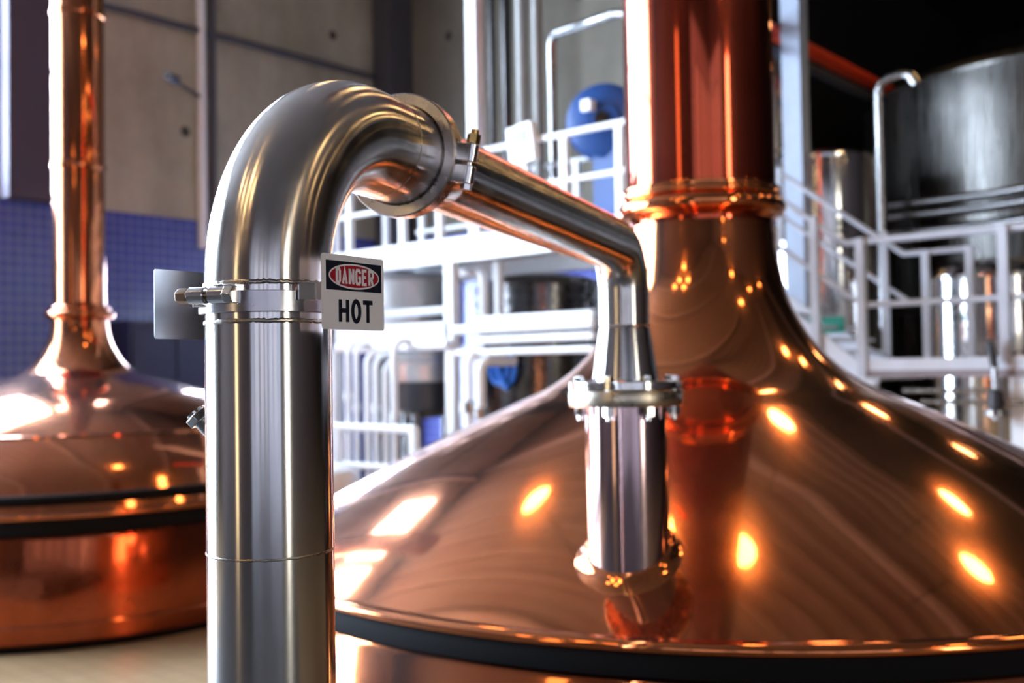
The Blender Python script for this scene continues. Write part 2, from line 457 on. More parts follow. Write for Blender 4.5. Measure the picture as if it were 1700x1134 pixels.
# ------------------------------------------------------------------ main brew kettle
K = TURN @ Vector((.776, 4.159, 0)); KZ = CAM_Z
def rel(prof): return [(r, z+KZ) for r, z in prof]
LID = [(1.77,-.65),(1.626,-.569),(1.481,-.49),(1.337,-.414),(1.193,-.34),(1.048,-.27),(.904,-.203),(.76,-.138),(.64,-.085),(.54,-.02),(.45,.07),(.385,.165),(.335,.28),(.303,.43),(.288,.57)]
RK = LID[0][0]-2.079             # rim profiles below were drawn for a radius of 2.079
kettle = thing('brew_kettle', 'large copper brew kettle with thick red copper stack, right of the steel pipe', 'kettle', K)
def kp(name, prof, mat, parent=kettle, seg=160, sharp=40):
    return MB().lathe(rel(prof), K, seg).build(name, mat, parent, sharp)
lid = kp('dome_lid', smooth_prof(LID, 8), M['copper'], seg=200)
def wid(prof): return [(r+RK, z) for r, z in prof]
kp('rim', wid([(2.05,-.648)]+[(2.085+.028*math.sin(a), -.662+.018*math.cos(a)) for a in [i*PI/8 for i in range(9)]]+[(2.05,-.684)]), M['copper'], seg=200, sharp=60)
kp('dark_band', wid([(2.03,-.676),(2.098,-.678),(2.108,-.70),(2.104,-.732),(2.03,-.738)]), M['black'], seg=200)  # shade under the rim lip put in as a black band
kp('lower_body', wid([(2.04,-.70),(2.072,-.735),(2.09,-.76),(2.09,-1.85),(2.05,-1.93),(2.05,-2.0)]), M['copper'], seg=200)
SK = .920
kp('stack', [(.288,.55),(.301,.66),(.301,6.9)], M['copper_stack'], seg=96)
col = [(.318,.625),(.326,.632),(.332,.64),(.340,.645)]
col += [(.336+.032*math.sin(a), .680-.036*math.cos(a)) for a in [i*PI/12 for i in range(13)]]
col += [(.343,.722),(.350,.728),(.350,.738),(.343,.745),(.343,.752),(.347,.758),(.345,.768),(.325,.772)]
kp('stack_collar', [(r*SK, z*SK) for r, z in col], M['copper'], seg=96, sharp=50)
for zz in (1.75, 3.1):
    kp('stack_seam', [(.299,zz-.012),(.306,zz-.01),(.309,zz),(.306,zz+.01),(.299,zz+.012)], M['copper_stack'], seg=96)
# the steam nozzle on the dome, with bolted flange
DN = 2.73; NS = DN/2.83
NX = P(1041, 760, DN); NX = Vector((NX.x, NX.y, 0))
def lid_z(x, y):
    r = math.hypot(x-K.x, y-K.y); pr = smooth_prof(LID, 8)
    for a, b in zip(pr, pr[1:]):
        if b[0] <= r <= a[0]:
            t = (r-a[0])/(b[0]-a[0]); return KZ + a[1]+(b[1]-a[1])*t
    return KZ+LID[0][1]
def saddle(ro_, extra, drop, seg=72):
    """ring of points round the nozzle lying on the dome"""
    return [(NX.x+ro_*math.cos(2*PI*k/seg), NX.y+ro_*math.sin(2*PI*k/seg), lid_z(NX.x+ro_*math.cos(2*PI*k/seg), NX.y+ro_*math.sin(2*PI*k/seg))+extra) for k in range(seg)]
ZF = KZ-.062*NS                              # flange joint
rn = .112*NS
mb = MB(); seg = 72
rings = [saddle(rn, -.03, 0), [(x, y, ZF-.03) for x, y, z in saddle(rn, 0, 0)]]
mb.add(rings[0]+rings[1], [(k, (k+1) % seg, seg+(k+1) % seg, seg+k) for k in range(seg)])
noz = mb.build('nozzle', steel('nozzle_steel', (.56,.40,.41), .13, .3, .0, (1,1,.04)), kettle)
mb = MB(); prof = [(rn-.002,.030),(rn+.005,.029),(rn+.009,.025),(rn+.013,.019),(rn+.019,.011),(rn+.029,.003),(rn+.042,-.004)]
rr = [saddle(a, b, 0) for a, b in prof]
mb.add([q for r_ in rr for q in r_], [(i*seg+k, i*seg+(k+1) % seg, (i+1)*seg+(k+1) % seg, (i+1)*seg+k) for i in range(len(rr)-1) for k in range(seg)])
mb.build('nozzle_collar', M['copper'], kettle)
fl = MB().lathe([(r_*NS, h_*NS) for r_, h_ in [(.05,-.045),(.156,-.045),(.158,-.042),(.158,-.006),(.156,-.003),(.05,-.003)]], (NX.x, NX.y, ZF), 72).build('flange', steel('flange_steel', (.62,.55,.44), .3), kettle)
for k in range(8):
    a = 2*PI*(k+.35)/8; q = Vector((NX.x+.137*NS*math.cos(a), NX.y+.137*NS*math.sin(a), ZF))
    b = MB(); b.tube([q+Vector((0,0,-.078)), q+Vector((0,0,.036))], .008, 12); b.hexa(q+Vector((0,0,-.066)), q+Vector((0,0,-.045)), .016, .3*k); b.hexa(q+Vector((0,0,.0225)), q+Vector((0,0,.034)), .015, .2*k)
    b.build('flange_bolt', M['steel_bright'], fl)

# ------------------------------------------------------------------ far pipe run: flange, cone, elbow, sloping pipe
NA = P(447, 600, 1.248); NA = Vector((NA.x, NA.y, 0))     # axis of the near riser
hd = (NX-NA); HL = hd.length; hd.normalize(); side = Vector((hd.y, -hd.x, 0))
ZH = KZ+.331; RB = .225; RP = .0757; RS = .069*NS; RE = .12*NS
DIST_RING = .355
far = thing('steam_pipe', 'slim stainless steel pipe sloping back from the ring clamp down to the kettle flange', 'pipe', NX)
cz = Vector((0,0,1))
ZE = ZH-.012
e_c = NX - hd*RE + cz*(ZE-RE)
pts = arc(e_c, cz, hd, RE, 0, PI/2, 20)
bend = MB().tube(pts, RS, 56, caps=False).build('elbow', M['steel_elbow'], far)
MB().lathe([(RS, ZE-RE), (RS, KZ+.106)], (NX.x, NX.y, 0), 56).build('elbow_tail', M['steel_elbow'], far)
MB().lathe([(RS+.0005, KZ+.110), (RS+.0025, KZ+.107), (RS+.0005, KZ+.104)], (NX.x, NX.y, 0), 56).build('weld_seam', M['steel_weld'], far)
MB().lathe([(RS, KZ+.106), (RS+.004, KZ+.082), (.083, KZ-.005), (.088, KZ-.036)], (NX.x, NX.y, 0), 56).build('cone_reducer', M['steel'], far)
MB().lathe([(.04, ZF+.022), (.149, ZF+.022), (.151, ZF+.020), (.151, ZF+.002), (.149, ZF), (.04, ZF)], (NX.x, NX.y, 0), 72).build('flange_plate', M['steel_bright'], far)
s_a = NA + hd*(DIST_RING+.105) + cz*ZH; s_b = NX - hd*RE + cz*ZE
MB().tube([s_a, s_a.lerp(s_b, .5), s_b], RS, 56, caps=False).build('sloping_pipe', steel('sloping_pipe_steel', (.62,.60,.58), .2, .3, 0, (1,1,1), .85), far)
c0 = NA + hd*(DIST_RING+.004) + cz*ZH
MB().tube([c0, c0+hd*.006, c0+hd*.010, c0+hd*.02, c0+hd*.05, c0+hd*.085, s_a+hd*.002], [.083,.083,.080,RP,.0745,.070,RS], 56, caps=False).build('reducer', M['steel_elbow'], far)

# ------------------------------------------------------------------ near riser with its big elbow
near = thing('steam_pipe', 'thick stainless steel riser pipe in front with a big hooked elbow on top', 'pipe', NA)
ZW = ZH-RB
def vcyl(name, z0, z1, r, mat, parent, seg=80):
    return MB().lathe([(r, z0), (r, z1)], (NA.x, NA.y, 0), seg).build(name, mat, parent)
z_low = KZ + (609-915)/1700*1.19
vcyl('riser_pipe', z_low, ZW-.001, RP, M['steel'], near)
vcyl('lower_riser', .4, z_low, RP, M['steel'], near)
el = arc(NA+hd*RB+cz*ZW, -hd, cz, RB, 0, PI/2, 40)
MB().tube(el, RP, 80, caps=False).build('elbow', M['steel_elbow'], near)
st0 = NA + hd*RB + cz*ZH
MB().tube([st0, st0+hd*(DIST_RING-RB-.012)], RP, 80, caps=False).build('elbow_outlet', M['steel_elbow'], near)
fe = NA+hd*(DIST_RING-.004)+cz*ZH
MB().tube([fe-hd*.012, fe-hd*.006, fe-hd*.004, fe], [RP,.078,.083,.083], 80, caps=False).build('ferrule', M['steel_bright'], near)
def weld(c, ax, r, wdt, h, seed, parent, seg=150):
    rn_ = random.Random(seed); ax = Vector(ax).normalized()
    ref = Vector((0,0,1)) if abs(ax.z) < .9 else Vector((1,0,0)); e1 = (ref-ax*ref.dot(ax)).normalized(); e2 = ax.cross(e1)
    vs, fs = [], []
    for k in range(seg):
        a = 2*PI*k/seg; ww = wdt*rn_.uniform(.75, 1.25); hh = h*rn_.uniform(.5, 1.3); of = rn_.uniform(-.2, .2)*wdt
        e = e1*math.cos(a)+e2*math.sin(a)
        for t_, hgt in ((-1,-.0006),(-.5,hh*.75),(0,hh),(.5,hh*.75),(1,-.0006)):
            vs.append(Vector(c)+ax*(of+t_*ww)+e*(r+hgt))
    for k in range(seg):
        k2 = (k+1) % seg
        for j in range(4): fs.append((k*5+j, k2*5+j, k2*5+j+1, k*5+j+1))
    return MB().add(vs, fs).build('weld_seam', M['steel_weld'], parent, sharp=60)
weld(NA+cz*(ZW-.001), cz, RP, .0032, .0012, 1, near)
weld(NA+cz*(ZW-.046), cz, RP, .0032, .0012, 2, near)
weld(NA+cz*z_low, cz, RP, .0020, .0007, 3, near)
weld(st0+hd*.045, hd, RP, .0014, .0005, 4, near)

# hex plug of a sample port on the hidden side of the riser
pl = thing('sample_port', 'small steel hex fitting poking out behind the left edge of the riser pipe', 'fitting', NA+cz*KZ)
pa = P(352, 715, 1.30); pb = P(330, 690, 1.30); dpl = (pb-pa).normalized()
MB().tube([P(372, 735, 1.31), pb-dpl*.004], .0125, 24).build('stub', M['steel_bright'], pl)
MB().hexa(pb-dpl*.008, pb+dpl*.003, .0175, .4).build('hex_nut', M['steel_bright'], pl, bevel=.001)
MB().tube([pb+dpl*.003, pb+dpl*.007], .0125, 24).build('plug', M['steel_bright'], pl)

# ------------------------------------------------------------------ band clamp on the riser
zc_ = ZW-.0235
cl = thing('pipe_clamp', 'flat stainless band clamp round the riser pipe below the elbow weld', 'clamp', NA+cz*zc_)
MB().lathe([(.077,-.0125),(.0815,-.0125),(.0822,-.0118),(.0822,.0118),(.0815,.0125),(.077,.0125)], NA+cz*zc_, 96, closed=True).build('band', steel('band_steel', (.50,.49,.52), .24), cl)
# two barrels with a bolt through them at the left front of the pipe
ba = P(304, 492, 1.19); bb = P(388, 489, 1.165); bd = (bb-ba).normalized()
L_ = (bb-ba).length
MB().tube([ba+bd*L_*.14, ba+bd*L_*.16, ba+bd*L_*.46, ba+bd*L_*.48], [.0088,.0098,.0098,.0088], 32).build('barrel', M['steel_bright'], cl)
MB().tube([ba+bd*L_*.55, ba+bd*L_*.57, ba+bd*L_*.88, ba+bd*L_*.90], [.0088,.0098,.0098,.0088], 32).build('barrel', M['steel_bright'], cl)
b = MB(); b.tube([ba, bb], .0055, 20); b.build('bolt_shank', M['bronze'], cl)
MB().hexa(ba-bd*.006, ba+bd*.008, .0092, .2).build('bolt_end', M['bronze'], cl, bevel=.0008)
MB().hexa(bb-bd*.010, bb+bd*.002, .0112, .5).build('bolt_head', M['steel_bright'], cl, bevel=.0008)
q = P(396, 489, 1.178)
MB().box(q, (.009, .016, .024), Matrix.Rotation(.5-ANG, 3, 'Z')).build('lug', M['steel_bright'], cl, bevel=.001)
q2 = P(346, 509, 1.215)
MB().box(q2, (.035, .03, .004), Matrix.Rotation(.3-ANG, 3, 'Z')).build('bracket', M['steel_bright'], cl, bevel=.001)

# ------------------------------------------------------------------ ring clamp between elbow and sloping pipe
rc_ = NA+hd*DIST_RING+cz*ZH
rg = thing('pipe_clamp', 'bolted steel ring clamp joining the elbow to the sloping pipe', 'clamp', rc_)
MB().lathe([(.0785,-.015),(.0935,-.0145),(.0955,-.012),(.0955,.012),(.0935,.0145),(.0785,.015)], rc_, 96, axis=hd, closed=True).build('ring', steel('ring_steel', (.50,.46,.45), .26), rg)
TA = .19
s2_ = side*math.cos(TA)-cz*math.sin(TA); up2 = cz*math.cos(TA)+side*math.sin(TA)
RM = Matrix(((s2_.x, hd.x, up2.x), (s2_.y, hd.y, up2.y), (s2_.z, hd.z, up2.z)))
for s_, zz in ((1, .0165), (-1, -.0165)):
    q = rc_ + s2_*.104 + up2*zz
    mb = MB(); mb.box(q - s2_*.004, (.030, .020, .027), RM)
    mb.tube([q+s2_*.011-up2*.0135, q+s2_*.011+up2*.0135], .010, 24)
    mb.build('lug', M['steel_bright'], rg, bevel=.001)
q = rc_ + s2_*.115
MB().tube([q-up2*.036, q+up2*.052], .0045, 16).build('clamp_bolt', M['steel_bright'], rg)
b = MB(); b.hexa(q+up2*.031, q+up2*.045, .0100, .1); b.tube([q+up2*.045, q+up2*.052], .006, 16); b.build('clamp_nut', M['brass'], rg)
MB().hexa(q-up2*.039, q-up2*.031, .0085, .4).build('bolt_head', M['steel_bright'], rg)

# ------------------------------------------------------------------ danger sign and the plain back of its twin
def plate_frame(pTL, dTL, pTR, dTR, h):
    a = P(pTL[0], pTL[1], dTL); b = P(pTR[0], pTR[1], dTR)
    ex = Vector((b.x-a.x, b.y-a.y, 0)); w_ = ex.length; ex.normalize()
    return a, ex, w_
def rounded(w_, h, r, n=5):
    out = []
    for cx, cy, a0 in ((w_-r, h-r, 0), (r, h-r, PI/2), (r, r, PI), (w_-r, r, 1.5*PI)):
        out += [(cx+r*math.cos(a0+PI/2*i/n), cy+r*math.sin(a0+PI/2*i/n)) for i in range(n+1)]
    return out
D0 = 1.185; D1 = D0*1.076
a, ex, SW = plate_frame((534.2, 419.2), D0, (636.5, 435.2), D1, 0)
SH = (546.2-419.2)/1700*D0
bot = Vector((a.x, a.y, a.z-SH))
nrm = ex.cross(cz)                       # out of the printed face
sg = thing('danger_sign', 'small white metal sign reading DANGER HOT on the right side of the riser', 'sign', bot)
T = .0016
def sp(name, poly, mat, off, t, parent=sg, bevel=0):
    return MB().prism(poly, bot+nrm*off, ex, cz, t).build(name, mat, parent, bevel=bevel)
sp('plate', rounded(SW, SH, .0035), [M['sign_white']], -T, T)
px0, px1, pz0, pz1 = SW*.058, SW*.957, SH*.525, SH*.915
sp('navy_panel', [(px0,pz0),(px1,pz0),(px1,pz1),(px0,pz1)], M['sign_navy'], 0, .00025)
cx, cy = (px0+px1)/2, (pz0+pz1)/2
def ell(rx, ry, n=64): return [(cx+rx*math.cos(2*PI*i/n), cy+ry*math.sin(2*PI*i/n)) for i in range(n)]
erx, ery = (px1-px0)*.455, (pz1-pz0)*.44
sp('oval_border', ell(erx, ery), M['sign_white'], .00025, .0002)
sp('red_oval', ell(erx-.0021, ery-.0021), M['sign_red'], .00045, .0002)
# letters: block capitals with cut corners, drawn as thick strokes on a 1 x 1 cell
def strokes(mb, lines, x0, y0, w_, h, tk, off, t):
    for ln in lines:
        q = [Vector((x0+x*w_, y0+y*h)) for x, y in ln]
        n = len(q); closed = (q[0]-q[-1]).length < 1e-9
        L, R = [], []
        for i in range(n):
            if closed and i in (0, n-1): d1 = (q[0]-q[-2]).normalized(); d2 = (q[1]-q[0]).normalized()
            else:
                d1 = (q[i]-q[i-1]).normalized() if i else (q[1]-q[0]).normalized()
                d2 = (q[i+1]-q[i]).normalized() if i < n-1 else d1
            n1 = Vector((-d1.y, d1.x)); n2 = Vector((-d2.y, d2.x)); mm = (n1+n2).normalized()
            k = tk/2/max(.4, mm.dot(n1))
            L.append(q[i]+mm*k); R.append(q[i]-mm*k)
        for i in range(n-1):
            mb.prism([tuple(R[i]), tuple(R[i+1]), tuple(L[i+1]), tuple(L[i])], bot+nrm*off, ex, cz, t)
LET = {
 'D': [[(.12,0),(.75,0),(1,.16),(1,.84),(.75,1),(.12,1)], [(.18,0),(.18,1)]],
 'A': [[(0,-.06),(.5,1),(1,-.06)], [(.2,.3),(.8,.3)]],
 'N': [[(0,-.06),(0,1.06)], [(0,1),(1,0)], [(1,-.06),(1,1.06)]],
 'G': [[(1,.78),(1,.86),(.78,1),(.22,1),(0,.84),(0,.16),(.22,0),(.78,0),(1,.14),(1,.45),(.55,.45)]],
 'E': [[(1,0),(0,0),(0,1),(1,1)], [(0,.52),(.85,.52)]],
 'R': [[(0,-.06),(0,1),(.75,1),(1,.86),(1,.62),(.75,.47),(0,.47)], [(.5,.47),(1,-.06)]],
}
lt = MB(); tk = .0036; n_l = 6
lw = erx*2*.79/ n_l; lh = ery*1.08
for i, ch in enumerate('DANGER'):
    strokes(lt, LET[ch], cx-erx*.79+lw*i+.0026, cy-lh/2+.0004*0, lw-.0052, lh, tk, .00065, .0002)
lt.build('danger_lettering', M['sign_white'], sg)
ht = MB(); tk = .0056; hh = SH*.255; y0 = SH*.125
ww = SW*.165-tk; y0 = SH*.125
def hot(x0, lines, k=1): strokes(ht, lines, SW*x0+tk/2, y0, ww, hh, tk*k, 0, .0003)
hot(.25, [[(0,-.085),(0,1.085)], [(1,-.085),(1,1.085)], [(0,.52),(1,.52)]])
hot(.447, [[(.5+.5*math.cos(2*PI*i/40), .5+.53*math.sin(2*PI*i/40)) for i in range(40)]+[(1.0,.5)]])
hot(.640, [[(-.2,1),(1.2,1)], [(.5,-.085),(.5,1)]], .98)
ht.build('hot_lettering', M['sign_navy'], sg)
q = bot + ex*.012 + cz*SH*.5 - nrm*.008
MB().bar(q, q - nrm*.012 - ex*.03, .004, .02).build('mounting_strap', M['steel_bright'], sg)

D2 = 1.30; a2, ex2, W2 = plate_frame((255, 446.5), D2, (343, 454.5), D2*1.05, 0)
bk = thing('sign_plate', 'bare grey back of a second small sign plate left of the riser', 'sign', a2-cz*.0893)
SH2 = 116/1700*D2
MB().prism(rounded(SW, SH2, .0035), a2-cz*SH2, ex2, cz, .0016).build('plate', M['steel_plate'], bk)
q = a2 + ex2*SW*.78 - cz*SH2*.5
MB().bar(q, Vector((NA.x, NA.y, q.z)) + (q-Vector((NA.x, NA.y, q.z))).normalized()*.081, .02, .004).build('mounting_strap', M['steel_bright'], bk)

# ------------------------------------------------------------------ left brew kettle
ZL = 9.5
q = P(131, 300, ZL); KL = Vector((q.x, q.y, 0))
kl = thing('brew_kettle', 'smaller copper brew kettle at the left, behind the riser, with a slender copper stack', 'kettle', KL)
def lp(name, prof, mat, seg=128, sharp=40):
    return MB().lathe([(r, z+KZ) for r, z in prof], KL, seg).build(name, mat, kl, sharp)
lp('dome_lid', smooth_prof([(2.07,-1.0),(2.0,-.88),(1.85,-.66),(1.6,-.43),(1.25,-.22),(.95,-.11),(.7,-.035),(.5,.03),(.38,.14),(.30,.27),(.258,.40),(.245,.52)], 8), M['copper_old'], 160)
lp('rim', [(2.04,-.99)]+[(2.08+.04*math.sin(x), -1.02+.03*math.cos(x)) for x in [i*PI/8 for i in range(9)]]+[(2.04,-1.06)], M['copper_old'], 160, 60)
lp('dark_band', [(2.03,-1.045),(2.10,-1.05),(2.10,-1.155),(2.03,-1.16)], M['black'], 160)
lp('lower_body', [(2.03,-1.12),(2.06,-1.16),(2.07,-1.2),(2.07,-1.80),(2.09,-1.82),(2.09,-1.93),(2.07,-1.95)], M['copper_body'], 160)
lp('base_ring', [(2.06,-1.94),(2.06,-2.0)], M['black'], 160)
lp('stack', [(.245,.5),(.232,.62),(.228,.7),(.228,5.9)], M['copper_old'], 64)
lp('stack_collar', [(.243,.50),(.26,.505)]+[(.262+.048*math.sin(x), .555-.04*math.cos(x)) for x in [i*PI/10 for i in range(11)]]+[(.262,.60),(.27,.61),(.27,.625),(.25,.64),(.23,.65)], M['copper_old'], 64, 50)
for zz in (1.93, 3.35):
    lp('stack_seam', [(.226,zz-.03),(.236,zz-.025),(.242,zz),(.236,zz+.025),(.226,zz+.03)], M['copper_old'], 64)
for zz, rr_ in ((-.905, 2.018),):
    lp('hoop', [(rr_-.01,zz-.03),(rr_+.035,zz-.028),(rr_+.04,zz),(rr_+.03,zz+.03),(rr_-.02,zz+.035)], M['black'], 160)
lp('lid_seam', [(1.665,-.482),(1.66,-.462),(1.64,-.455),(1.63,-.462)], M['copper_old'], 160)

# ------------------------------------------------------------------ fittings on the concrete walls
def room_obj(name, mb, mat, label, cat, group=None):
    o = mb.build(name, mat, room=True); return tag(o, label, cat, group)
def rp(name, mb, mat, parent, **k):
    """part built in room coordinates, parent placed at world (room-rotated) coordinates"""
    mb.v = [tuple(ROT @ Vector(x)) for x in mb.v]
    return mb.build(name, mat, parent, **k)
c1 = pv(430, 78, V1-.06)
a = pv(215, 3, V1-.06); b = pv(655, 133, V1-.06); zc1 = c1.z
room_obj('cable_conduit', MB().tube([(2.0, V1-.06, zc1), (U1-.45, V1-.06, zc1)], .045, 12), M['conduit'], 'dark conduit running level along the concrete wall high at the upper left', 'pipe')
q = pv(335, 200, V1-.06); room_obj('wall_pipe', MB().tube([(q.x, q.y, 3.6), (q.x, q.y, ZC)], .06, 16), M['white'], 'pale vertical pipe on the concrete wall above the blue tiles', 'pipe')
q = pv(353, 200, V1-.05); room_obj('wall_pipe', MB().tube([(q.x, q.y, ZT), (q.x, q.y, ZC)], .05, 16), M['conduit'], 'dark vertical conduit beside the pale wall pipe at the left', 'pipe')
q = pv(330, 160, V1-.1)
wa = thing('wall_lamp', 'small steel lamp on a short arm fixed to the concrete wall above the tiles', 'lamp', ROT @ q)
rp('arm', MB().tube([q, q+Vector((-.55,-.35,.02))], .025, 12), M['conduit'], wa)
rp('head', MB().lathe([(0,-.1),(.06,-.1),(.075,.06),(0,.08)], q+Vector((-.60,-.38,.03)), 16, axis=(1,.6,0)), M['steel_tank'], wa)
q0 = pu(300, 700, 5.0)
cb = thing('cabinet', 'dark navy cabinet standing before the blue tiles behind the left kettle', 'cabinet', W(7.4, V1-.35, 0))
ca = pv(212, 532, V1-.6)
rp('carcass', MB().box((ca.x+.58, V1-.34, (ca.z)/2), (1.16, .58, ca.z)), M['navy'], cb)
for k in range(2): rp('door', MB().box((ca.x+.30+.56*k, V1-.64, ca.z/2), (.53, .03, ca.z-.12)), M['navy'], cb)

# ------------------------------------------------------------------ white platform behind the kettle
UA = 6.75
def deck_level(px, py, u): return pu(px, py, u).z
zA = pu(700, 403, UA).z               # top of the deck beam
zAb = pu(700, 442, UA).z
vL, vR = 8.6, 4.1
pfm = thing('platform', 'white steel walkway platform in the middle, above the tanks behind the big kettle', 'platform', W(UA, 6, 0))
rp('deck', MB().box((UA+.75, (vL+vR)/2, zA-.03), (1.5, vL-vR, .05)), M['white'], pfm)
rp('edge_beam', MB().box((UA, (vL+vR)/2, (zA+zAb)/2), (.1, vL-vR, zA-zAb)), M['white'], pfm)
rp('edge_beam', MB().box((UA+1.5, (vL+vR)/2, (zA+zAb)/2), (.1, vL-vR, zA-zAb)), M['white'], pfm)
def post_at(px, u, z0, z1, w_=.09, par=None, name='post'):
    q = pu(px, 500, u); return rp(name, MB().box((u, q.y, (z0+z1)/2), (w_, w_, z1-z0)), M['white'], par)
post_at(750, UA, 0, zAb, .10, pfm, 'column'); post_at(556, UA, 0, zAb, .10, pfm, 'column')
post_at(1010, UA, 0, zAb, .10, pfm, 'column')
z1b = pu(700, 537, UA).z; z1a = pu(700, 575, UA).z
v750 = pu(750, 550, UA).y
rp('cross_beam', MB().box((UA, (vL+v750)/2, (z1a+z1b)/2), (.1, vL-v750, (z1b-z1a))), M['white'], pfm)

def railing(label, u, va, vb, z_top, z_mid, pxs, zdeck, r=.028, group=None, dv=0):
    g = thing('railing', label, 'railing', W(u, (va+vb)/2, zdeck), group)
    rp('top_rail', MB().tube([(u, va, z_top), (u, vb, z_top)], r, 12), M['white'], g)
    rp('mid_rail', MB().tube([(u, va, z_mid), (u, vb, z_mid)], r*.9, 12), M['white'], g)
    for px in pxs:
        q = pu(px, 300, u); rp('post', MB().box((u, q.y, (zdeck+z_top)/2), (.06, .06, z_top-zdeck)), M['white'], g)
    return g
zt = pu(940, 222, UA).z; zm = pu(960, 296, UA).z
railing('white front guard railing on the middle platform behind the sloping pipe', UA, vL, vR, zt, zm, (580, 668, 730, 938, 1030), zA)
zt2 = pu(915, 274, UA+1.5).z
railing('second white railing along the rear edge of the middle platform', UA+1.5, vL, vR, zt2, zt2-.5, (560, 640, 700, 958, 1025), zA, .025)
# control panel on the front railing
q = pu(868, 240, UA-.06)
cp = thing('control_panel', 'white control box with a grey screen fixed on the platform railing', 'control panel', ROT @ q)
Rt = Matrix.Rotation(-.12, 3, 'X')
rp('housing', MB().box(q, (.08, .27, .33), Rt), M['white'], cp)
rp('screen', MB().box(q+Vector((-.042, 0, .06)), (.012, .17, .11), Rt), M['screen'], cp)
rp('bracket', MB().box(q+Vector((.03, 0, -.2)), (.03, .05, .2)), M['white'], cp)

# pipes running across under the deck
def hpipe(label, pa, pb, u, r, mat, group=None, name='process_pipe', vv=None):
    A = pu(*pa, u); B = pu(*pb, u); z = (A.z+B.z)/2
    return room_obj(name, MB().tube([(u, A.y, z), (u, B.y, z)], r, 16), mat, label, 'pipe', group)
hpipe('white horizontal pipe, uppermost of the pipes level with the DANGER HOT sign bottom', (785, 533), (985, 521), UA-.095, .036, M['white'])
hpipe('white horizontal pipe under the platform, third from the top beside the kettle', (785, 566), (985, 557), UA-.095, .034, M['white'])
hpipe('thin white horizontal pipe, lowest of the run beside the flange', (758, 585), (985, 581), UA-.09, .030, M['white'])
hpipe('thick white horizontal pipe, second from the top of the run beside the sloping pipe bend', (752, 545), (985, 540), UA-.10, .044, M['white'])
hpipe('white horizontal pipe right of the sign, under the middle platform', (600, 525), (740, 514), UA+.35, .04, M['white'])
hpipe('white horizontal pipe low right of the sign, above the vertical pipes', (560, 580), (745, 570), UA-.105, .05, M['white'])
# vertical pipes going down to the floor
vp = [(577, 572, .029), (591, 572, .026), (609, 585, .028), (623, 590, .027), (639, 600, .026), (654, 566, .032)]
nm = ['leftmost', 'second from left', 'third from left', 'fourth from left', 'fifth from left', 'rightmost']
for k, (px, py, r) in enumerate(vp):
    q = pu(px, py, UA-.35+.04*(k % 2))
    pts = [(q.x, q.y, 0), (q.x, q.y, q.z-.12)] + [tuple(x) for x in arc((q.x+.12, q.y, q.z-.12), (-1,0,0), (0,0,1), .12, 0, PI/2, 6)] + [(UA+.25, q.y, q.z)]
    g = thing('process_pipe', 'white vertical pipe right of the riser, %s of the six' % nm[k], 'pipe', W(q.x, q.y, 0), 'vertical white pipes right of the riser')
    rp('pipe', MB().tube(pts, r, 16), M['white'], g)
    rp('union', MB().lathe([(r,-.04),(r+.012,-.04),(r+.012,.04),(r,.04)], (q.x, q.y, q.z-.5-.1*(k % 3)), 16), M['white'], g)
for k, (px, py) in enumerate(((777, 590), (797, 600))):
    q = pu(px, py, UA-.2)
    pts = [(q.x, q.y, 0), (q.x, q.y, q.z-.1)] + [tuple(x) for x in arc((q.x+.1, q.y, q.z-.1), (-1,0,0), (0,0,1), .1, 0, PI/2, 6)] + [(UA+.25, q.y, q.z)]
    g = thing('process_pipe', ['white vertical pipe just right of the platform column under the deck', 'second white vertical pipe right of the platform column'][k], 'pipe', W(q.x, q.y, 0))
    rp('pipe', MB().tube(pts, .045, 16), M['white'], g)
    rp('union', MB().lathe([(.045,-.05),(.075,-.05),(.075,.05),(.045,.05)], (q.x, q.y, q.z-.45), 16), M['steel_tank'], g)
# bent pipe loop under the deck
q = pu(792, 450, UA+.2); q_b = pu(792, 525, UA+.2)
pts = [(q.x, q.y+.18, q.z)] + [tuple(x) for x in arc((q.x, q.y+.02, q.z-.1), (0,0,1), (0,-1,0), .1, 0, PI/2, 6)] + [(q.x, q.y-.08, q_b.z)]
room_obj('process_pipe', MB().tube(pts, .045, 14), M['white'], 'white bent pipe looping down under the platform, left of the dark tank', 'pipe')
q = pu(828, 480, UA+.3); room_obj('sight_tube', MB().tube([(q.x, q.y, q.z-.25), (q.x, q.y, q.z+.25)], .05, 14), M['white'], 'short white upright tube in front of the dark ribbed tank', 'pipe')
# low guard rail in front
zl1 = pu(620, 711, 6.2).z; zl2 = pu(620, 775, 6.2).z
gr = thing('railing', 'low white floor railing right of the riser, in front of the vertical pipes', 'railing', W(6.2, 7.4, 0))
va = pu(553, 711, 6.2).y; vb = pu(690, 711, 6.2).y
rp('top_rail', MB().tube([(6.2, va+.3, zl1), (6.2, vb, zl1)], .04, 12), M['white'], gr)
rp('mid_rail', MB().tube([(6.2, va+.3, zl2), (6.2, vb, zl2)], .035, 12), M['white'], gr)
for px in (563, 687):
    q = pu(px, 711, 6.2); rp('post', MB().box((6.2, q.y, zl1/2), (.07, .07, zl1)), M['white'], gr)
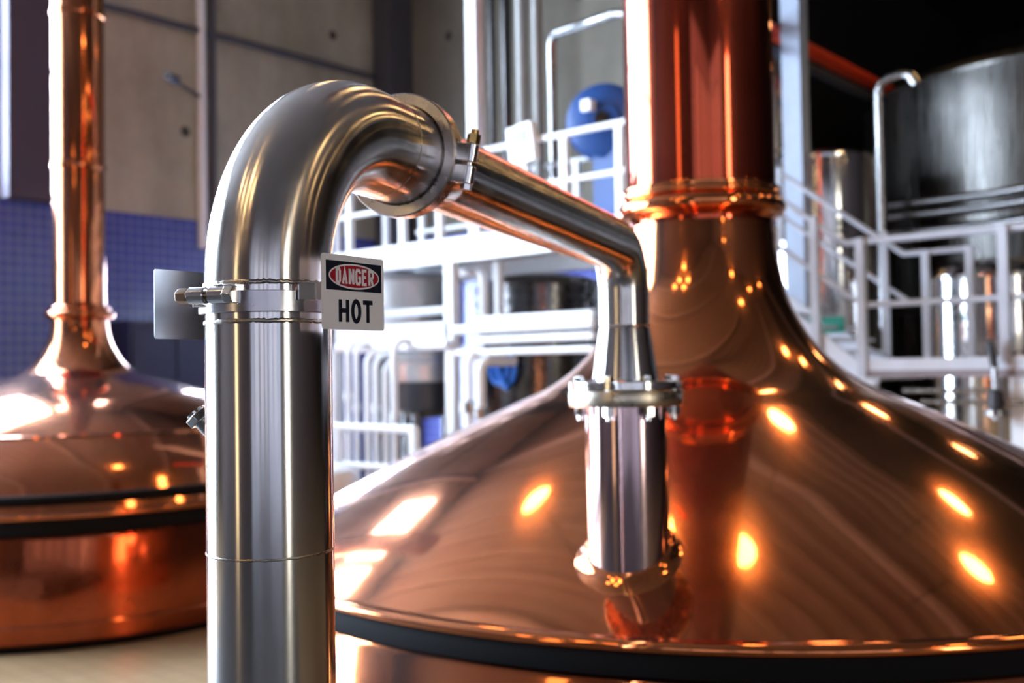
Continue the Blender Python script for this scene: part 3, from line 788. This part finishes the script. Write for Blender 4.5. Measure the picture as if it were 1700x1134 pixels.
# white pump housing by the rail
q = pu(562, 800, 5.95)
pm = thing('pump', 'white domed pump cover at the floor railing, half hidden by the riser', 'pump', (q.x, q.y, 0))
rp('cover', MB().lathe([(0,.16),(.08,.15),(.15,.10),(.17,.02),(.17,-.10),(.12,-.14),(0,-.14)], q, 24), M['white'], pm)
rp('pedestal', MB().box((q.x, q.y, (q.z-.12)/2), (.16, .16, q.z-.12)), M['steel_dark'], pm)
q = pu(838, 612, UA+.75)
hs = MB()
for k, (dy, rr_) in enumerate(((0, .17), (.05, .145))):
    hs.tube([(q.x-.03*k, q.y+dy+rr_*.75*math.cos(2*PI*i/32), q.z+rr_*math.sin(2*PI*i/32)) for i in range(32)], .028, 10, closed=True)
hs.tube([(q.x-.06, q.y+.06, q.z+.05), (q.x-.07, q.y-.02, q.z-.1), (q.x-.06, q.y-.09, q.z-.2)], .028, 10)
room_obj('hose', hs, M['blue_hose'], 'coiled blue hose hanging on the dark tank below the horizontal white pipes', 'hose')

# ------------------------------------------------------------------ tanks
def tank(name, label, px, d, r, z0, z1, mat, dome=.15, bands=(), legs=True, parts=None):
    q = P(px, 600, d); q = Vector((q.x, q.y, 0))
    g = thing(name, label, 'tank', q)
    pr = [(0, z0-.1), (r*.5, z0-.08), (r*.95, z0-.01), (r, z0+.05), (r, z1)]
    MB().lathe(pr, q, 72).build('shell', mat, g)
    MB().lathe([(r+.01, z1-.03), (r+.015, z1), (r*.93, z1+dome*.45), (r*.6, z1+dome*.85), (r*.2, z1+dome), (0, z1+dome)], q, 72).build('top', mat, g)
    for zb in bands: MB().lathe([(r, zb-.03), (r+.025, zb-.025), (r+.025, zb+.025), (r, zb+.03)], q, 72).build('band', mat, g)
    if z0 > .15:
        for k in range(3):
            a_ = PI/2+2*PI*k/3; e = Vector((math.cos(a_), math.sin(a_), 0))*r*.8
            MB().tube([q+e, q+e+cz*(z0+.0)], .05, 12).build('leg', M['steel_dark'], g)
    return g
tank('steel_tank', 'bright stainless tank under the middle platform, right of the DANGER HOT sign', 682, 11.6, .62, 2.25, 2.98, M['steel_matte'], .12)
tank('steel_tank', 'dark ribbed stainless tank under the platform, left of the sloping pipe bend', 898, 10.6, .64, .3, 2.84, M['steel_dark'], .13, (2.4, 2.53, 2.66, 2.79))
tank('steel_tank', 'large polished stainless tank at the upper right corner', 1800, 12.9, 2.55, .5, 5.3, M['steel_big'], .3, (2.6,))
tank('steel_tank', 'tall slim stainless tank between the copper stack and the white column', 1283, 13.6, .44, .5, 6.1, M['steel_tank'], .1, (4.75,))
tk_ = tank('steel_tank', 'grey stainless tank with a small vent on top behind the stair railings', 1372, 11.9, .63, .5, 4.33, M['steel_bright'], .12)
q = P(1417, 262, 11.6)
MB().lathe([(.14,-.06),(.13,.02),(.08,.07),(0,.09)], q, 24).build('vent', M['galv'], tk_)
tank('steel_tank', 'squat bright stainless tank behind the right platform posts', 1655, 10.4, .62, .4, 2.85, M['steel_bright'], .2)
tk_ = tank('steel_tank', 'short bright stainless tank with a black conical base, left of the platform column', 702, 10.6, .30, 1.86, 2.2, M['steel_matte'], .05)
q = tk_.location
MB().lathe([(.305,1.88),(.305,1.60),(.2,1.52),(0,1.50)], (q.x, q.y, 0), 48).build('base', M['blackpaint'], tk_)
# ------------------------------------------------------------------ columns, vertical pipes above the platform
q = toroom(P(1324, 300, 11.5)); room_obj('steel_column', MB().box((q.x, q.y, ZC/2), (.22, .22, ZC)), M['column'], 'pale blue-grey square steel column right of the copper stack', 'column')
q = toroom(P(789, 150, 9.9)); room_obj('steel_column', MB().box((q.x, q.y, (ZC+zA)/2), (.12, .12, ZC-zA)), M['white'], 'slim white steel column standing on the middle platform', 'column')
for px, d, r, mat, lab in ((818, 13.2, .05, 'steel_dark', 'dark steel vertical pipe on the concrete wall, right of the slim white column'),
                           (842, 13.0, .07, 'steel_dark', 'wide dark vertical pipe left of the two bright pipes'),
                           (869, 10.6, .068, 'pipe_grey', 'bright steel vertical pipe, left of the pair above the control box'),
                           (894, 10.5, .055, 'pipe_grey', 'bright steel vertical pipe, right of the pair above the control box')):
    q = toroom(P(px, 200, d)); room_obj('riser_pipe', MB().tube([(q.x, q.y, 1.0 if d > 12 else zA-.02), (q.x, q.y, ZC)], r, 20), M[mat], lab, 'pipe')
q = toroom(P(915, 60, 10.9)); q2 = toroom(P(1020, 28, 10.2))
pts = [(q.x, q.y, zA-.02), (q.x, q.y, q.z-.1), (q.x, q.y-.02, q.z-.03), (q.x-.03, q.y-.08, q.z), (q2.x, q2.y, q2.z+.03), (q2.x, q2.y-.15, q2.z), (q2.x, q2.y-.2, q2.z-.15)]
room_obj('vent_pipe', MB().tube(pts, .045, 14), M['steel_tank'], 'thin bent steel pipe left of the copper stack', 'pipe')
# blue blower
q = P(1003, 200, 9.6); q = Vector((q.x, q.y, 0)); zb = KZ+(611-205)/1700*9.6
bl = thing('blower', 'blue round blower housing on a pedestal left of the copper stack', 'machine', Vector((q.x, q.y, zA)))
ax = (TURN @ Vector((-.25,-1,0))).normalized()
MB().lathe([(0,-.16),(.30,-.16),(.34,-.13),(.34,.10),(.30,.13),(.16,.15),(.15,.17),(0,.17)], q+cz*zb, 40, axis=ax).build('housing', M['blue'], bl)
MB().lathe([(.34,-.02),(.365,-.02),(.365,.02),(.34,.02)], q+cz*zb, 40, axis=ax, closed=True).build('flange', M['blue'], bl)
MB().lathe([(0,.17),(.07,.17),(.06,.20),(0,.20)], q+cz*zb, 20, axis=ax).build('hub', M['steel_dark'], bl)
MB().box(q+Vector((.08,-.09,(zA+zb-.2)/2)), (.30,.36,zb-.2-zA)).build('pedestal', M['blue'], bl)
MB().box(q+ax*.15+Vector((-.08,.09,zb+.12)), (.1,.1,.1)).build('label', M['sign_white'], bl)

# ------------------------------------------------------------------ right platform, stairs and railings
UB = 8.9; zB = pu(1550, 594, UB).z; zBb = pu(1550, 614, UB).z; zBc = pu(1550, 626, UB).z
vs_ = pu(1436, 500, UB).y; ve = -1.5
pb_ = thing('platform', 'grey steel platform at the right behind the copper dome', 'platform', W(UB, 2, 0))
rp('deck', MB().box((UB+.7, (vs_+ve)/2, zB-.02), (1.4, vs_-ve, .04)), M['galv'], pb_)
rp('edge_channel', MB().box((UB-.0, (vs_+ve)/2, (zB+zBb)/2), (.06, vs_-ve, zB-zBb)), M['galv'], pb_)
rp('lower_beam', MB().box((UB+.02, (vs_+ve)/2, (zBb+zBc)/2), (.12, vs_-ve, zBb-zBc)), M['brownpaint'], pb_)
for px in (1440, 1690):
    q = pu(px, 640, UB); rp('column', MB().box((UB+.05, q.y, zBc/2), (.12, .12, zBc)), M['white'], pb_)
zr = pu(1500, 395, UB).z; zrm = pu(1500, 503, UB).z
rl = thing('railing', 'white front railing of the right platform with sloping stair rails', 'railing', W(UB, 2.5, zB))
vk = pu(1404, 404, UB).y; A = pu(1285, 325, UB); A2 = pu(1290, 408, UB)
rp('top_rail', MB().tube([(UB, A.y, A.z), (UB, vk, zr), (UB, ve, zr)], .03, 12), M['rail_grey'], rl)
rp('mid_rail', MB().tube([(UB, A2.y, A2.z), (UB, pu(1432, 514, UB).y, zrm), (UB, ve, zrm)], .027, 12), M['rail_grey'], rl)
for px, z0, z1 in ((1356, None, None), (1432, zBc, None), (1669, zB-.05, None)):
    q = pu(px, 500, UB)
    if px == 1356: z0, z1 = pu(1358, 588, UB).z, pu(1355, 360, UB).z
    else: z1 = zr+.03
    rp('post', MB().box((UB-.02, q.y, (z0+z1)/2), (.075, .075, z1-z0)), M['rail_grey'], rl)
UC = UB+1.15
rl2 = thing('railing', 'white rear railing of the right platform with its stair rail', 'railing', W(UC, 2.5, zB))
A = pu(1288, 283, UC); B = pu(1500, 424, UC); C_ = pu(1610, 410, UC)
rp('top_rail', MB().tube([(UC, A.y, A.z), (UC, B.y, (B.z+C_.z)/2), (UC, C_.y, (B.z+C_.z)/2)], .027, 12), M['rail_grey'], rl2)
A3 = pu(1295, 358, UC); B3 = pu(1510, 502, UC)
rp('mid_rail', MB().tube([(UC, A3.y, A3.z), (UC, B3.y, B3.z), (UC, C_.y, B3.z)], .024, 12), M['rail_grey'], rl2)
for px, py in ((1294, 278), (1467, 385), (1536, 415), (1609, 408)):
    q = pu(px, py, UC); zz0 = zB-.02 if px > 1400 else pu(px, 400, UC).z
    rp('post', MB().box((UC, q.y, (zz0+q.z)/2), (.065, .065, q.z-zz0)), M['rail_grey'], rl2)
sa = thing('staircase', 'white steel stair going up behind the copper neck to the right platform', 'stairs', W(UB+.5, 4, zB))
for u_, (x0, y0, x1, y1) in ((UB+.02, (1290, 512, 1455, 640)), (UC-.05, (1300, 500, 1480, 615))):
    a_ = pu(x0, y0, u_); b_ = pu(x1, y1, u_)
    rp('stringer', MB().bar(a_, b_, .05, .16), M['galv'], sa)
a_ = pu(1290, 512, UB+.02); b_ = pu(1455, 640, UB+.02)
for k in range(6):
    t = (k+.5)/6; q = a_.lerp(b_, t); rp('tread', MB().box(((UB+UC)/2, q.y, q.z), (UC-UB-.1, .22, .03)), M['galv'], sa)
q = pu(1372, 540, UB+.6)
room_obj('notice', MB().box(q, (.02, .36, .16)), M['green'], 'green notice plate behind the stair railing right of the copper neck', 'sign')

# pipes below and in front of the right platform
hpipe('upper thin steel pipe under the right platform', (1500, 649), (1650, 649), UB-.1, .022, M['steel_tank'])
hpipe('lower thin steel pipe under the right platform', (1530, 669), (1700, 667), UB-.1, .022, M['steel_tank'])
q = pu(1652, 640, UB-.15)
vv = thing('valve', 'black handled steel valve on the pipes under the right platform', 'valve', ROT @ q)
rp('stem', MB().tube([(q.x, q.y, q.z-.28), (q.x, q.y, q.z+.22)], .025, 12), M['steel_tank'], vv)
rp('body', MB().lathe([(.03,-.09),(.06,-.07),(.06,.07),(.03,.09)], q+Vector((0,0,-.12)), 16), M['blackpaint'], vv)
rp('handle', MB().tube([(q.x, q.y, q.z+.15), (q.x-.02, q.y+.02, q.z+.3), (q.x-.02, q.y+.03, q.z+.36)], [.03,.032,.02], 12), M['blackpaint'], vv)
rp('flange', MB().lathe([(0,-.02),(.09,-.02),(.09,.02),(0,.02)], q+Vector((0,0,-.22)), 20), M['steel_tank'], vv)
# dark pipes across the large tank
for k, (ya, yb, r) in enumerate(((345, 322, .05), (362, 345, .05), (385, 380, .055))):
    u_ = UC+.35; a_ = pu(1468, ya, u_); b_ = pu(1640, yb, u_); z = (a_.z+b_.z)/2
    room_obj('tank_pipe', MB().tube([(u_, a_.y, z), (u_, b_.y, z), (u_-.3, b_.y-.9, z)], r, 14), M['steel_dark'],
             'dark steel pipe crossing in front of the large tank, %s of three' % ['topmost', 'middle', 'lowest'][k], 'pipe', 'dark pipes before the large tank')
# hooked pipe left of the large tank
q = toroom(P(1458, 135, 10.2)); b_ = toroom(P(1512, 138, 10.0))
pts = [(q.x, q.y, zB+.3), (q.x, q.y, q.z-.12), (q.x+.0, q.y-.03, q.z-.03), (q.x-.0, q.y-.1, q.z), (b_.x, b_.y+.1, q.z+.02), (b_.x, b_.y, q.z), (b_.x, b_.y-.05, q.z-.1)]
room_obj('vent_pipe', MB().tube(pts, .045, 14), M['steel_tank'], 'thin hooked steel vent pipe at the left edge of the large tank', 'pipe')
# red pipe under the dark ceiling
a_ = toroom(P(1270, 46, 11.5)); vr = a_.y
b_ = pv(1482, 141, vr)
room_obj('fire_pipe', MB().tube([(a_.x-4, vr, a_.z), (b_.x, vr, (a_.z))], .085, 16), M['red'], 'red pipe running back under the dark ceiling at the upper right', 'pipe')
a2_ = pv(1345, 114, vr)
room_obj('roof_pipe', MB().tube([(a2_.x-1.5, vr, a2_.z), (a2_.x+9, vr, a2_.z)], .06, 12), M['conduit'], 'dark grey pipe below the red pipe in the dark bay', 'pipe')

# ------------------------------------------------------------------ ceiling steelwork and lamps
for k, u_ in enumerate((-6.0, -1.5, 3.0, 7.5, 15.0)):
    o = MB().box((u_, (V0+V1)/2, ZC-.25), (.18, V1-V0, .3)).build('trim_%d' % (k+3), M['beam'], room=True); o['kind'] = 'structure'
LAMPS = [(4.25,5.47),(4.15,2.9),(4.4,2.1),(6.95,2.6),(8.45,.6),(7.07,.0),(11.4,2.65),(13.4,1.8),(6.0,3.7),(3.5,-2.55),(7.8,-5.4),(5.0,-4.6),(1.6,-5.4),(-2.4,1.7),(-3.1,.9),(-3.4,2.4),(-4.4,1.5),(-2.7,3.2),(-1.0,-8.0),(12.6,4.4)]
LZ = 6.2
lamp0 = None
for k, (u_, v_) in enumerate(LAMPS):
    q = W(u_, v_, LZ if (u_, v_) != (12.6, 4.4) else 7.9)  # the last, higher lamp is added unseen to brighten the red pipe
    if lamp0 is None:
        lamp0 = thing('pendant_lamp', 'round pendant lamp with a dark shade hanging from the ceiling', 'lamp', q, 'pendant lamps under the ceiling')
        MB().lathe([(.215,.0),(.20,.09),(.13,.17),(.05,.21),(.045,.27),(0,.27)], q, 32).build('lamp_shade', M['lamp_shade'], lamp0)
        MB().lathe([(0,.02),(.12,.015),(.19,.03),(.19,.035),(0,.04)], q, 32).build('bulb', M['lamp_on'], lamp0)
        MB().tube([q+cz*.26, q+cz*(ZC-LZ)], .012, 8).build('cord', M['black'], lamp0)
    else:
        r_ = lamp0.copy(); scene.collection.objects.link(r_); r_.location = q
        for ch in list(lamp0.children):
            c_ = ch.copy(); scene.collection.objects.link(c_); c_.parent = r_
